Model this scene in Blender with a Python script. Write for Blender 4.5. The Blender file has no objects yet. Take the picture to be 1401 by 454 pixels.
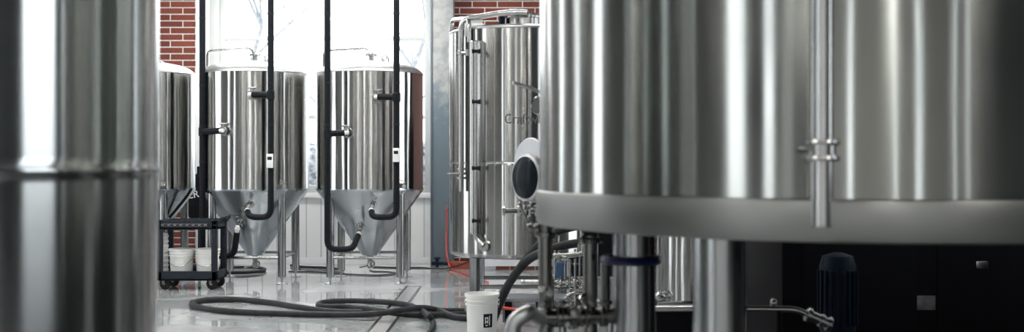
import bpy, bmesh, math, random
from mathutils import Vector, Matrix
random.seed(7)
PI = math.pi
C = bpy.context.scene.collection
F, HZ, CH = 1500.0, 223.0, 1.344          # focal length in pixels, horizon row, camera height

def at(px, py, d):                        # a point seen at (px, py) of the 1401x454 frame, d metres ahead
    return Vector(((px - 700.5) / F * d, d, CH - (py - HZ) / F * d))
def fl(px, py, z=0.0):                    # a point of the floor (or of a level z) seen at (px, py)
    d = (CH - z) * F / (py - HZ)
    return Vector(((px - 700.5) / F * d, d, z))

# ------------------------------------------------------------------ materials
def new_mat(name):
    m = bpy.data.materials.new(name); m.use_nodes = True
    nt = m.node_tree
    return m, nt, nt.nodes['Principled BSDF']
def setp(b, **kw):
    for k, v in kw.items():
        b.inputs[k.replace('_', ' ')].default_value = v
def plain(name, col, rough=0.5, metal=0.0, var=0.0, scale=8, bump=0.0, coat=0.0, stretch=(1, 1, 1)):
    m, nt, b = new_mat(name)
    setp(b, Base_Color=(*col, 1), Roughness=rough, Metallic=metal)
    if coat: setp(b, Coat_Weight=coat)
    if max(col) < .07 and not metal: b.inputs['Specular IOR Level'].default_value = .10
    tc = nt.nodes.new('ShaderNodeTexCoord'); mp = nt.nodes.new('ShaderNodeMapping')
    mp.inputs['Scale'].default_value = stretch
    nt.links.new(tc.outputs['Object'], mp.inputs['Vector'])
    n = nt.nodes.new('ShaderNodeTexNoise'); n.inputs['Scale'].default_value = scale; n.inputs['Detail'].default_value = 5
    nt.links.new(mp.outputs[0], n.inputs['Vector'])
    r = nt.nodes.new('ShaderNodeValToRGB')
    lo = [max(0, c * (1 - var)) for c in col]; hi = [min(1, c * (1 + var)) for c in col]
    r.color_ramp.elements[0].position = .3; r.color_ramp.elements[1].position = .7
    r.color_ramp.elements[0].color = (*lo, 1); r.color_ramp.elements[1].color = (*hi, 1)
    nt.links.new(n.outputs['Fac'], r.inputs['Fac']); nt.links.new(r.outputs['Color'], b.inputs['Base Color'])
    if bump:
        bp = nt.nodes.new('ShaderNodeBump'); bp.inputs['Strength'].default_value = 1; bp.inputs['Distance'].default_value = bump
        nt.links.new(n.outputs['Fac'], bp.inputs['Height']); nt.links.new(bp.outputs[0], b.inputs['Normal'])
    return m
def steel(name, col=(.47, .47, .455), rough=.26, aniso=1.0, wave=.002, wscale=3.0, zs=.1, warp=1.0, fine=.0002, smudge=.03, metal=1.0):
    """brushed sheet: the grain runs round the vessel, so highlights smear up and down; the sheet is slightly wavy"""
    m, nt, b = new_mat(name)
    N, L = nt.nodes.new, nt.links.new
    setp(b, Base_Color=(*col, 1), Roughness=rough, Metallic=metal, Anisotropic=aniso, Anisotropic_Rotation=.25)
    tg = N('ShaderNodeTangent'); tg.direction_type = 'RADIAL'; tg.axis = 'Z'
    L(tg.outputs[0], b.inputs['Tangent'])
    tc = N('ShaderNodeTexCoord'); mp = N('ShaderNodeMapping'); mp.inputs['Scale'].default_value = (1, 1, zs)
    L(tc.outputs['Object'], mp.inputs['Vector'])
    n1 = N('ShaderNodeTexNoise'); n1.inputs['Scale'].default_value = wscale; n1.inputs['Detail'].default_value = 1.5
    n1.inputs['Distortion'].default_value = warp * .3
    L(mp.outputs[0], n1.inputs['Vector'])
    b1 = N('ShaderNodeBump'); b1.inputs['Strength'].default_value = 1; b1.inputs['Distance'].default_value = wave
    L(n1.outputs['Fac'], b1.inputs['Height'])
    mp2 = N('ShaderNodeMapping'); mp2.inputs['Scale'].default_value = (1, 1, .02)
    L(tc.outputs['Object'], mp2.inputs['Vector'])
    n2 = N('ShaderNodeTexNoise'); n2.inputs['Scale'].default_value = wscale * 9; n2.inputs['Detail'].default_value = 2
    L(mp2.outputs[0], n2.inputs['Vector'])
    b2 = N('ShaderNodeBump'); b2.inputs['Strength'].default_value = 1; b2.inputs['Distance'].default_value = fine
    L(n2.outputs['Fac'], b2.inputs['Height']); L(b1.outputs[0], b2.inputs['Normal'])
    L(b2.outputs[0], b.inputs['Normal'])
    n3 = N('ShaderNodeTexNoise'); n3.inputs['Scale'].default_value = 2.2; n3.inputs['Detail'].default_value = 6
    L(tc.outputs['Object'], n3.inputs['Vector'])
    mr = N('ShaderNodeMapRange'); mr.inputs['From Min'].default_value = .3; mr.inputs['From Max'].default_value = .7
    mr.inputs['To Min'].default_value = rough - smudge; mr.inputs['To Max'].default_value = rough + smudge
    L(n3.outputs['Fac'], mr.inputs['Value']); L(mr.outputs[0], b.inputs['Roughness'])
    return m
M = {}
M['steel'] = steel('brushed_steel', rough=.17, wave=.0028, wscale=4.5, zs=.28)
M['steel_big'] = steel('brushed_steel_mash_tun', col=(.315, .325, .305), rough=.17, wave=.006, wscale=1.9, zs=.24, fine=.0002, smudge=.03)
M['steel_left'] = steel('brushed_steel_near_tank', col=(.45, .47, .46), rough=.18, wave=.0035, wscale=2.3, zs=.12, fine=.0002, smudge=.03)
M['steel_bright'] = steel('brushed_steel_bright_tank', rough=.17, wave=.002, wscale=4.5, zs=.07)
M['cone'] = steel('matte_steel_cone', col=(.44, .47, .49), rough=.27, aniso=.9, wave=.003, wscale=5, zs=.5, smudge=.08)
M['band'] = steel('matte_steel_band', col=(.23, .232, .222), rough=.40, aniso=.6, wave=.002, wscale=1.6, zs=1, smudge=.05)
M['pipe'] = plain('polished_steel_tube', (.46, .46, .45), .2, 1.0, .05, 12)
M['leg'] = plain('steel_leg_tube', (.36, .37, .37), .22, 1.0, .06, 10, stretch=(1, 1, .1))
M['fitting'] = plain('cast_steel_fitting', (.42, .42, .41), .25, 1.0, .08, 20)
M['leg_dark'] = plain('smoky_steel_tube', (.20, .20, .19), .25, 1.0, .06, 10)
M['lid'] = plain('bead_blasted_steel', (.52, .53, .53), .4, 1.0, .05, 10)
M['rubber'] = plain('black_foam_insulation', (.010, .012, .015), .42, 0, .35, 40, .002)
M['black'] = plain('black_plastic', (.018, .019, .022), .4, 0, .2, 20)
M['caster'] = plain('black_caster_rubber', (.02, .02, .02), .6, 0, .2, 20)
M['cart'] = plain('black_cart_plastic', (.022, .027, .034), .45, 0, .25, 25, .0006)
M['hose'] = plain('grey_hose_rubber', (.030, .033, .035), .42, 0, .25, 14, .0006)
M['hose_dark'] = plain('dark_hose_rubber', (.03, .035, .04), .45, 0, .2, 14)
M['red'] = plain('red_hose', (.62, .07, .05), .4, 0, .15, 20)
M['bucket'] = plain('white_pail_plastic', (.88, .88, .85), .38, 0, .03, 6)
M['white'] = plain('white_plastic', (.82, .83, .83), .4, 0, .03, 20)
M['white_paint'] = plain('white_painted_wood', (.80, .82, .82), .5, 0, .03, 6)
M['blue'] = plain('blue_enamel', (.008, .016, .07), .35, 0, .15, 10)
M['blue_box'] = plain('blue_grey_box', (.05, .13, .24), .4, 0, .15, 10)
M['blue_dark'] = plain('dark_blue_motor_paint', (.008, .016, .03), .5, 0, .2, 10)
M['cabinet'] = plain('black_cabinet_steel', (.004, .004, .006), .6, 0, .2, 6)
M['plate'] = plain('dull_name_plate', (.16, .15, .15), .4, .3, .25, 30)
M['label'] = plain('black_sticker', (.012, .012, .014), .4, 0, .1, 30)
M['text_grey'] = plain('etched_grey_lettering', (.10, .10, .10), .5, .4, .1, 30)
M['text_white'] = plain('white_lettering', (.85, .86, .86), .5, 0, .02, 30)
M['cloth'] = plain('black_banner_cloth', (.012, .013, .015), .85, 0, .3, 18, .003)
M['snow'] = plain('snow', (.86, .88, .9), .8, 0, .04, 1.2, .02)
M['bark'] = plain('frosted_bark', (.26, .26, .26), .9, 0, .25, 12, .004)
M['grate'] = plain('steel_drain_grate', (.6, .61, .61), .35, .9, .1, 30, .0006)
M['foam'] = plain('white_foam_board', (.78, .81, .84), .55, 0, .05, 4)

def brick_mat():
    m, nt, b = new_mat('red_brick')
    N, L = nt.nodes.new, nt.links.new
    tc = N('ShaderNodeTexCoord'); sx = N('ShaderNodeSeparateXYZ'); ad = N('ShaderNodeMath'); cb = N('ShaderNodeCombineXYZ')
    L(tc.outputs['Object'], sx.inputs[0]); L(sx.outputs['X'], ad.inputs[0]); L(sx.outputs['Y'], ad.inputs[1])
    L(ad.outputs[0], cb.inputs['X']); L(sx.outputs['Z'], cb.inputs['Y'])
    br = N('ShaderNodeTexBrick'); br.offset = .5; br.squash = 1
    br.inputs['Scale'].default_value = 1; br.inputs['Brick Width'].default_value = .335; br.inputs['Row Height'].default_value = .0875
    br.inputs['Mortar Size'].default_value = .0085; br.inputs['Mortar Smooth'].default_value = .15; br.inputs['Bias'].default_value = -.2
    br.inputs['Color1'].default_value = (.20, .048, .028, 1); br.inputs['Color2'].default_value = (.115, .026, .018, 1)
    br.inputs['Mortar'].default_value = (.56, .55, .53, 1)
    L(cb.outputs[0], br.inputs['Vector'])
    n = N('ShaderNodeTexNoise'); n.inputs['Scale'].default_value = 26; n.inputs['Detail'].default_value = 6
    L(cb.outputs[0], n.inputs['Vector'])
    mx = N('ShaderNodeMix'); mx.data_type = 'RGBA'; mx.blend_type = 'OVERLAY'; mx.inputs['Factor'].default_value = .35
    L(br.outputs['Color'], mx.inputs['A']); L(n.outputs['Fac'], mx.inputs['B']); L(mx.outputs['Result'], b.inputs['Base Color'])
    bp = N('ShaderNodeBump'); bp.inputs['Distance'].default_value = .006; bp.invert = True
    L(br.outputs['Fac'], bp.inputs['Height']); L(bp.outputs[0], b.inputs['Normal'])
    setp(b, Roughness=.8)
    return m
M['brick'] = brick_mat()
def floor_mat():
    m, nt, b = new_mat('wet_sealed_concrete')
    N, L = nt.nodes.new, nt.links.new
    tc = N('ShaderNodeTexCoord')
    n = N('ShaderNodeTexNoise'); n.inputs['Scale'].default_value = 1.3; n.inputs['Detail'].default_value = 8; n.inputs['Roughness'].default_value = .6
    L(tc.outputs['Object'], n.inputs['Vector'])
    r = N('ShaderNodeValToRGB'); r.color_ramp.elements[0].position = .3; r.color_ramp.elements[1].position = .72
    r.color_ramp.elements[0].color = (.36, .385, .395, 1); r.color_ramp.elements[1].color = (.54, .56, .565, 1)
    L(n.outputs['Fac'], r.inputs['Fac']); L(r.outputs['Color'], b.inputs['Base Color'])
    n2 = N('ShaderNodeTexNoise'); n2.inputs['Scale'].default_value = .8; n2.inputs['Detail'].default_value = 5; n2.inputs['Distortion'].default_value = .6
    L(tc.outputs['Object'], n2.inputs['Vector'])
    r2 = N('ShaderNodeValToRGB'); r2.color_ramp.elements[0].position = .47; r2.color_ramp.elements[1].position = .56
    r2.color_ramp.elements[0].color = (.045, .045, .045, 1); r2.color_ramp.elements[1].color = (.24, .24, .24, 1)
    L(n2.outputs['Fac'], r2.inputs['Fac']); L(r2.outputs['Color'], b.inputs['Roughness'])
    n3 = N('ShaderNodeTexNoise'); n3.inputs['Scale'].default_value = 4; n3.inputs['Detail'].default_value = 3
    L(tc.outputs['Object'], n3.inputs['Vector'])
    bp = N('ShaderNodeBump'); bp.inputs['Distance'].default_value = .0012; L(n3.outputs['Fac'], bp.inputs['Height']); L(bp.outputs[0], b.inputs['Normal'])
    setp(b, Specular_IOR_Level=.8, Coat_Weight=.5, Coat_Roughness=.05)
    return m
M['floor'] = floor_mat()
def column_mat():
    m, nt, b = new_mat('mottled_column')
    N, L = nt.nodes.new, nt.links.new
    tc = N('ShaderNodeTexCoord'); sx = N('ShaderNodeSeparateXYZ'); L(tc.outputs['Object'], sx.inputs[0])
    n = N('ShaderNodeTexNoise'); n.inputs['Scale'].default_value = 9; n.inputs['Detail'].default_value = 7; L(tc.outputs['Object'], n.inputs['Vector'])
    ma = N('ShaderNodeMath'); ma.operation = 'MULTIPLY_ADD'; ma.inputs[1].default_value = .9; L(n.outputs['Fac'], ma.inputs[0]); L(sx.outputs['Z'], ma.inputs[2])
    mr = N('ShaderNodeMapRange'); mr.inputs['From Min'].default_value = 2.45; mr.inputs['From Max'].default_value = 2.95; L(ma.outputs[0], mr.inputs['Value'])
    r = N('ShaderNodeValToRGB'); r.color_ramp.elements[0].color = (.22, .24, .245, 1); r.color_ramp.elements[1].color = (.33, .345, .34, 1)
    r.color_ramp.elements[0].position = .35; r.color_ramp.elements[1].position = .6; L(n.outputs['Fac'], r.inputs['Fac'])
    mx = N('ShaderNodeMix'); mx.data_type = 'RGBA'; mx.inputs['A'].default_value = (.125, .165, .195, 1)  # blue-grey low down, lighter mottled grey higher up
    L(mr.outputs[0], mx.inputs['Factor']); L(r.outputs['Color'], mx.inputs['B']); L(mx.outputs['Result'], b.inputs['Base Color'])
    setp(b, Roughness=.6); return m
M['column'] = column_mat()
def siding_mat():
    m, nt, b = new_mat('white_board_siding')
    N, L = nt.nodes.new, nt.links.new
    tc = N('ShaderNodeTexCoord'); w = N('ShaderNodeTexWave'); w.wave_type = 'BANDS'; w.bands_direction = 'X'; w.wave_profile = 'SAW'
    w.inputs['Scale'].default_value = 1.6
    L(tc.outputs['Object'], w.inputs['Vector'])
    r = N('ShaderNodeValToRGB'); r.color_ramp.elements[0].color = (.30, .33, .34, 1); r.color_ramp.elements[1].color = (.76, .78, .78, 1)
    r.color_ramp.elements[0].position = .0; r.color_ramp.elements[1].position = .10
    L(w.outputs['Fac'], r.inputs['Fac']); L(r.outputs['Color'], b.inputs['Base Color'])
    bp = N('ShaderNodeBump'); bp.inputs['Distance'].default_value = .008; L(r.outputs['Color'], bp.inputs['Height']); L(bp.outputs[0], b.inputs['Normal'])
    setp(b, Roughness=.5); return m
M['frame'] = plain('grey_white_window_frame', (.50, .53, .53), .5, 0, .03, 6)
M['siding'] = siding_mat()
M['room_wall'] = plain('grey_room_wall', (.12, .125, .125), .7, 0, .08, 2)
M['back_wall'] = plain('pale_grey_back_wall', (.60, .58, .55), .7, 0, .06, 2)
M['dark_wall'] = plain('charcoal_room_wall', (.055, .06, .065), .6, 0, .15, 2)
M['ceiling'] = plain('grey_ceiling', (.25, .26, .26), .8, 0, .05, 2)
def glass_mat():
    m = bpy.data.materials.new('window_glass'); m.use_nodes = True
    nt = m.node_tree; nt.nodes.clear()
    o = nt.nodes.new('ShaderNodeOutputMaterial'); t = nt.nodes.new('ShaderNodeBsdfTransparent'); g = nt.nodes.new('ShaderNodeBsdfGlossy')
    t.inputs[0].default_value = (.96, .98, .98, 1); g.inputs['Roughness'].default_value = .02
    lw = nt.nodes.new('ShaderNodeFresnel'); lw.inputs['IOR'].default_value = 1.45
    mx = nt.nodes.new('ShaderNodeMixShader'); nt.links.new(lw.outputs[0], mx.inputs[0])
    nt.links.new(t.outputs[0], mx.inputs[1]); nt.links.new(g.outputs[0], mx.inputs[2]); nt.links.new(mx.outputs[0], o.inputs[0])
    return m
M['glass'] = glass_mat()
def emit_mat(name, col, s):
    m, nt, b = new_mat(name)
    setp(b, Base_Color=(*col, 1), Emission_Color=(*col, 1), Emission_Strength=s)
    n = nt.nodes.new('ShaderNodeTexNoise'); n.inputs['Scale'].default_value = 3
    mr = nt.nodes.new('ShaderNodeMapRange'); mr.inputs['To Min'].default_value = s * .95; mr.inputs['To Max'].default_value = s * 1.05
    nt.links.new(n.outputs['Fac'], mr.inputs['Value']); nt.links.new(mr.outputs[0], b.inputs['Emission Strength'])
    return m
M['lamp'] = emit_mat('fill_lamp_diffuser', (1, .97, .93), 29)

# ------------------------------------------------------------------ mesh building
class MB:
    def __init__(s): s.bm = bmesh.new()
    def lathe(s, prof, c=(0, 0, 0), seg=48, mat=None, a0=0, a1=2 * PI):
        """prof: (radius, z) pairs about the Z axis; mat places it"""
        mt = mat or Matrix.Translation(Vector(c)); full = abs(a1 - a0 - 2 * PI) < 1e-6
        n = seg if full else seg + 1
        rings = []
        for r, z in prof:
            if r < 1e-6: rings.append([s.bm.verts.new(mt @ Vector((0, 0, z)))])
            else: rings.append([s.bm.verts.new(mt @ Vector((r * math.cos(a0 + (a1 - a0) * k / seg), r * math.sin(a0 + (a1 - a0) * k / seg), z))) for k in range(n)])
        for A, B in zip(rings, rings[1:]):
            for k in range(seg):
                k2 = (k + 1) % n
                if len(A) == 1 and len(B) == 1: continue
                if len(A) == 1: s.bm.faces.new((A[0], B[k], B[k2]))
                elif len(B) == 1: s.bm.faces.new((A[k], A[k2], B[0]))
                else: s.bm.faces.new((A[k], A[k2], B[k2], B[k]))
        return s
    def cyl(s, p, q, r, seg=16, r2=None):
        p, q = Vector(p), Vector(q); d = q - p; L = d.length
        mt = Matrix.Translation(p) @ d.to_track_quat('Z', 'Y').to_matrix().to_4x4()
        r2 = r if r2 is None else r2; e = min(.15 * min(r, r2), .1 * L)
        return s.lathe([(0, 0), (r - e, 0), (r, e), (r2, L - e), (r2 - e, L), (0, L)], seg=seg, mat=mt)
    def disc_prof(s, p, n, prof, seg=32):
        mt = Matrix.Translation(Vector(p)) @ Vector(n).to_track_quat('Z', 'Y').to_matrix().to_4x4()
        return s.lathe(prof, seg=seg, mat=mt)
    def box(s, a, b, bev=.0, mat=None):
        a, b = Vector(a), Vector(b)
        r = bmesh.ops.create_cube(s.bm, size=1)
        mm = Matrix.Translation((a + b) / 2) @ Matrix.Diagonal((*(b - a), 1))
        if mat: mm = mat @ mm
        bmesh.ops.transform(s.bm, matrix=mm, verts=r['verts'])
        if bev:
            ed = list({e for v in r['verts'] for e in v.link_edges})
            bmesh.ops.bevel(s.bm, geom=ed, offset=bev, segments=2, affect='EDGES', profile=.6)
        return s
    def tube(s, pts, r, seg=14, fillet=0.0, cap=True, arc=6):
        pts = [Vector(p) for p in pts]
        if fillet: pts = round_path(pts, fillet, arc)
        rings = []; t0 = (pts[1] - pts[0]).normalized()
        up = Vector((0, 0, 1)) if abs(t0.z) < .9 else Vector((1, 0, 0))
        nrm = (up - t0 * up.dot(t0)).normalized()
        for i, p in enumerate(pts):
            if i == 0: t = t0
            elif i == len(pts) - 1: t = (pts[i] - pts[i - 1]).normalized()
            else: t = ((pts[i + 1] - p).normalized() + (p - pts[i - 1]).normalized()).normalized()
            nrm = (nrm - t * nrm.dot(t)).normalized(); bi = t.cross(nrm)
            rr = r(i / (len(pts) - 1)) if callable(r) else r
            rings.append([s.bm.verts.new(p + (nrm * math.cos(2 * PI * k / seg) + bi * math.sin(2 * PI * k / seg)) * rr) for k in range(seg)])
        for A, B in zip(rings, rings[1:]):
            for k in range(seg): s.bm.faces.new((A[k], A[(k + 1) % seg], B[(k + 1) % seg], B[k]))
        if cap: s.bm.faces.new(rings[0]); s.bm.faces.new(rings[-1])
        return s
    def torus(s, p, n, R, r, seg=28, a0=0, a1=2 * PI):
        q = Vector(n).to_track_quat('Z', 'Y'); p = Vector(p); full = abs(a1 - a0) > 6.2
        k = [p + q @ Vector((R * math.cos(a0 + (a1 - a0) * i / seg), R * math.sin(a0 + (a1 - a0) * i / seg), 0)) for i in range(seg + 1)]
        return s.tube(k, r, 8, cap=not full)
    def ball(s, p, r, sc=(1, 1, 1)):
        q = bmesh.ops.create_uvsphere(s.bm, u_segments=16, v_segments=10, radius=r)
        bmesh.ops.transform(s.bm, matrix=Matrix.Translation(Vector(p)) @ Matrix.Diagonal((*sc, 1)), verts=q['verts']); return s
    def build(s, name, mat, parent=None, loc=None, sharp=.6):
        bmesh.ops.recalc_face_normals(s.bm, faces=s.bm.faces)
        for f in s.bm.faces: f.smooth = True
        for e in s.bm.edges:
            if len(e.link_faces) == 2 and e.calc_face_angle(0) > sharp: e.smooth = False
        me = bpy.data.meshes.new(name)
        if loc is not None: bmesh.ops.translate(s.bm, vec=-Vector(loc), verts=s.bm.verts)
        s.bm.to_mesh(me); s.bm.free(); me.materials.append(mat if not isinstance(mat, str) else M[mat])
        o = bpy.data.objects.new(name, me); C.objects.link(o)
        if loc is not None: o.location = loc
        if parent: o.parent = parent
        return o
def round_path(p, r, arc=6):
    out = [p[0]]
    for a, b, c in zip(p, p[1:], p[2:]):
        u, v = (a - b), (c - b); k = min(r, u.length * .49, v.length * .49)
        A, B = b + u.normalized() * k, b + v.normalized() * k
        for i in range(arc + 1):
            t = i / arc; out.append(A * (1 - t) ** 2 + b * 2 * t * (1 - t) + B * t * t)
    out.append(p[-1]); return out
def spline(p, n=8):
    p = [Vector(x) for x in p]; q = [p[0]] + p + [p[-1]]; out = []
    for i in range(1, len(q) - 2):
        a, b, c, d = q[i - 1:i + 3]
        for k in range(n):
            t = k / n; out.append(.5 * ((2 * b) + (c - a) * t + (2 * a - 5 * b + 4 * c - d) * t * t + (3 * b - a - 3 * c + d) * t ** 3))
    out.append(p[-1]); return out
def tag(o, label, cat, group=None, kind=None):
    o['label'] = label; o['category'] = cat
    if group: o['group'] = group
    if kind: o['kind'] = kind
    return o
def thing(name, label, cat, loc=(0, 0, 0), group=None, rz=0):
    o = bpy.data.objects.new(name, None); C.objects.link(o); o.location = loc; o.rotation_euler.z = rz
    o.empty_display_size = .1
    return tag(o, label, cat, group)
def struct(name, mb, mat, sharp=.6):
    o = mb.build(name, mat, sharp=sharp); o['kind'] = 'structure'; return o
def text_mesh(txt, size, depth=.002, spacing=1.0):
    cu = bpy.data.curves.new('t', 'FONT'); cu.body = txt; cu.size = size; cu.extrude = depth; cu.align_x = 'LEFT'
    cu.space_character = spacing; cu.resolution_u = 4
    o = bpy.data.objects.new('t', cu); C.objects.link(o)
    dg = bpy.context.evaluated_depsgraph_get(); me = bpy.data.meshes.new_from_object(o.evaluated_get(dg))
    bpy.data.objects.remove(o); return me

# ------------------------------------------------------------------ the setting
WY = 14.6                                  # far wall
X0, X1, YB, HT = -6.5, 5.5, -6.5, 5.0      # left, right, back walls, ceiling
WL, WR, WB, WT = -3.92, -1.09, .95, 4.5    # window opening
def wx(px): return (px - 700.5) / F * WY
struct('floor', MB().box((X0 - .3, YB - .3, -.2), (X1 + .3, WY + .3, 0)), 'floor')
struct('ceiling', MB().box((X0 - .3, YB - .3, HT), (X1 + .3, WY + .3, HT + .2)), 'ceiling')
b = MB().box((X0, WY, 0), (-6.3, WY + .3, HT)).box((-5.2, WY, 0), (WL - .12, WY + .3, HT)).box((-6.3, WY, 0), (-5.2, WY + .3, .9)).box((-6.3, WY, 4.6), (-5.2, WY + .3, HT)).box((WR + .04, WY, 0), (X1, WY + .3, HT)).box((WL - .12, WY, WT), (WR + .04, WY + .3, HT)).box((WL - .12, WY + .08, 0), (WR + .04, WY + .3, WB))  # leftmost opening is unseen, added to brighten the upright tank's left edge
struct('wall_far', b, 'brick')
struct('trim_1', MB().box((wx(268), WY - .02, 0), (WL - .10, WY + .06, HT), .005), 'white_paint')
struct('wainscot_far', MB().box((WL - .02, WY + .02, 0), (WR + .02, WY + .08, WB - .04)), 'siding')
struct('trim_2', MB().box((WL - .02, WY - .02, WB - .07), (WR + .02, WY + .1, WB), .006), 'white_paint')
struct('baseboard_far', MB().box((WL - .02, WY + .005, 0), (WR + .02, WY + .04, .09), .005), 'white_paint')
# window
w = MB()
w.box((WL - .10, WY - .03, WB), (WL + .03, WY + .14, WT), .008).box((WL + .03, WY + .01, WB), (WL + .09, WY + .12, WT), .006)
w.box((WR - .07, WY + .0, WB), (WR + .03, WY + .14, WT), .008)
w.box((WL, WY + .01, WB), (WR, WY + .12, WB + .10), .006)
wf = struct('window_1', w, 'frame')
for z in (CH + (223 - 52) / F * WY, CH + (223 - 160) / F * WY, 4.0):
    MB().box((WL + .08, WY + .03, z - .025), (WR - .06, WY + .10, z + .025), .006).build('window_mullion', 'frame', wf)
MB().box((WL + .05, WY + .055, WB + .05), (WR - .05, WY + .061, WT)).build('window_glass', 'glass', wf)
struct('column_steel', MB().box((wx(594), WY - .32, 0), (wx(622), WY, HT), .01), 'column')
struct('trim_3', MB().box((wx(591.5), WY - .33, 0), (wx(594), WY, HT), .003), plain('blue_grey_edge', (.10, .13, .16), .4))
# unseen back and side walls; windows guessed and placed for their streaks in the steel
def wall_with_windows(name, axis, c, lo, hi, wins, mat, thick=.25):
    """wins: (a0, a1, z0, z1) openings along the wall"""
    mb = MB(); s = 1 if c > 0 else -1
    def bx(a0, a1, z0, z1):
        if a1 - a0 < 1e-4 or z1 - z0 < 1e-4: return
        if axis == 'x': mb.box((c, a0, z0), (c + s * thick, a1, z1))
        else: mb.box((a0, c, z0), (a1, c + s * thick, z1))
    cur = lo
    for a0, a1, z0, z1 in sorted(wins):
        bx(cur, a0, 0, HT); bx(a0, a1, 0, z0); bx(a0, a1, z1, HT); cur = a1
    bx(cur, hi, 0, HT); struct(name, mb, mat)
    for a0, a1, z0, z1 in wins:
        global WN
        f = MB(); t = .05
        def fb(a, bb, z, zz):
            if axis == 'x': f.box((c, a, z), (c + s * .1, bb, zz))
            else: f.box((a, c, z), (bb, c + s * .1, zz))
        fb(a0, a0 + t, z0, z1); fb(a1 - t, a1, z0, z1); fb(a0, a1, z0, z0 + t); fb(a0, a1, z1 - t, z1)
        k = z0 + 1.05
        while k < z1 - .3: fb(a0, a1, k - .02, k + .02); k += 1.05
        struct('window_%d' % WN, f, 'white_paint'); WN += 1  # unseen window, added for its bright streak in the steel
WN = 2
ZW = (.25, 4.75)
wall_with_windows('wall_back', 'y', YB, X0, X1, [(a, b_, *ZW) for a, b_ in ((-1.80, -1.42), (.58, .80), (1.78, 2.12), (3.80, 4.05), (4.62, 4.85))], 'back_wall')
wall_with_windows('wall_left', 'x', X0, YB, WY, [(a, b_, *ZW) for a, b_ in ((-6.2, -5.0), (-3.5, -2.1), (2.3, 2.5), (5.6, 6.5), (8.0, 8.6), (10.3, 11.4))], 'room_wall')
wall_with_windows('wall_right', 'x', X1, YB, WY, [(a, b_, *ZW) for a, b_ in ((1.0, 2.85), (5.2, 6.3), (6.75, 7.4), (9.8, 11.8), (12.9, 13.8))], 'dark_wall')
MB().box((X0, 7.0, 0), (X0 + .2, 7.75, HT)).build('added_column_left', 'dark_wall')['kind'] = 'structure'  # unseen dark pillar, added for a dark stripe in the reflections
MB().box((-5.2, YB, 0), (-4.2, YB + .2, HT)).build('added_column_back', 'dark_wall')['kind'] = 'structure'  # another unseen pillar, added to mirror as a dark band in the vessel
# drain
dr = thing('floor_drain', 'narrow steel trench drain strip running across the wet floor under the grey hoses', 'drain', (-1.07, 9.5, 0))
MB().box((-.09, -3.5, -.01), (-.065, 2.45, .004), .001).box((.065, -3.5, -.01), (.09, 2.45, .004), .001).box((-.09, 2.43, -.01), (.09, 2.46, .004)).build('drain_frame', 'leg_dark', dr)
g = MB()
for k in range(98): g.box((-.062, -3.45 + .06 * k, -.008), (.062, -3.45 + .06 * k + .048, .002))
g.build('drain_grate', 'grate', dr)

# ------------------------------------------------------------------ vessels
def valve(parent, p, n, s=1.0, handle=True, hdir=(0, 0, 1)):
    """tri-clamp butterfly valve: ferrules, body and lever, as one part with its lever as sub-part"""
    n = Vector(n).normalized(); p = Vector(p); h = Vector(hdir).normalized()
    mb = MB()
    mb.cyl(p, p + n * .10 * s, .020 * s)
    for k, r in ((.012, .034), (.05, .038), (.088, .034)):
        mb.cyl(p + n * (k - .009) * s, p + n * (k + .009) * s, r * s, 20)
    v = mb.build('valve', 'fitting', parent)
    if handle:
        side = n.cross(h); c = p + n * .05 * s
        MB().cyl(c, c + h * .06 * s, .009 * s).tube([c + h * .06 * s, c + h * .075 * s, c + h * .08 * s + side * .11 * s], .008 * s, 8).build('valve_handle', 'fitting', v)
    return v
def leg(parent, x, y, z, r, foot=.075, mat='leg'):
    l = MB().lathe([(0, foot), (r, foot), (r, z), (0, z)], (x, y, 0), 24).build('leg', mat, parent)
    MB().lathe([(0, 0), (r * 1.45, 0), (r * 1.45, .006), (r * .5, .014), (.011, .02), (.011, foot - .02), (.02, foot - .018), (.02, foot + .002), (0, foot + .002)], (x, y, 0), 20).build('foot', 'fitting', l)
    return l
def cyl_shell(R, z0, z1, seams, seg=128):
    prof = [(R, z0)]
    for z in sorted(seams):
        prof += [(R, z - .03), (R, z - .012), (R - .0015, z - .005), (R + .001, z), (R - .0015, z + .005), (R, z + .012), (R, z + .03)]
    prof.append((R, z1)); return prof
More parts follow.
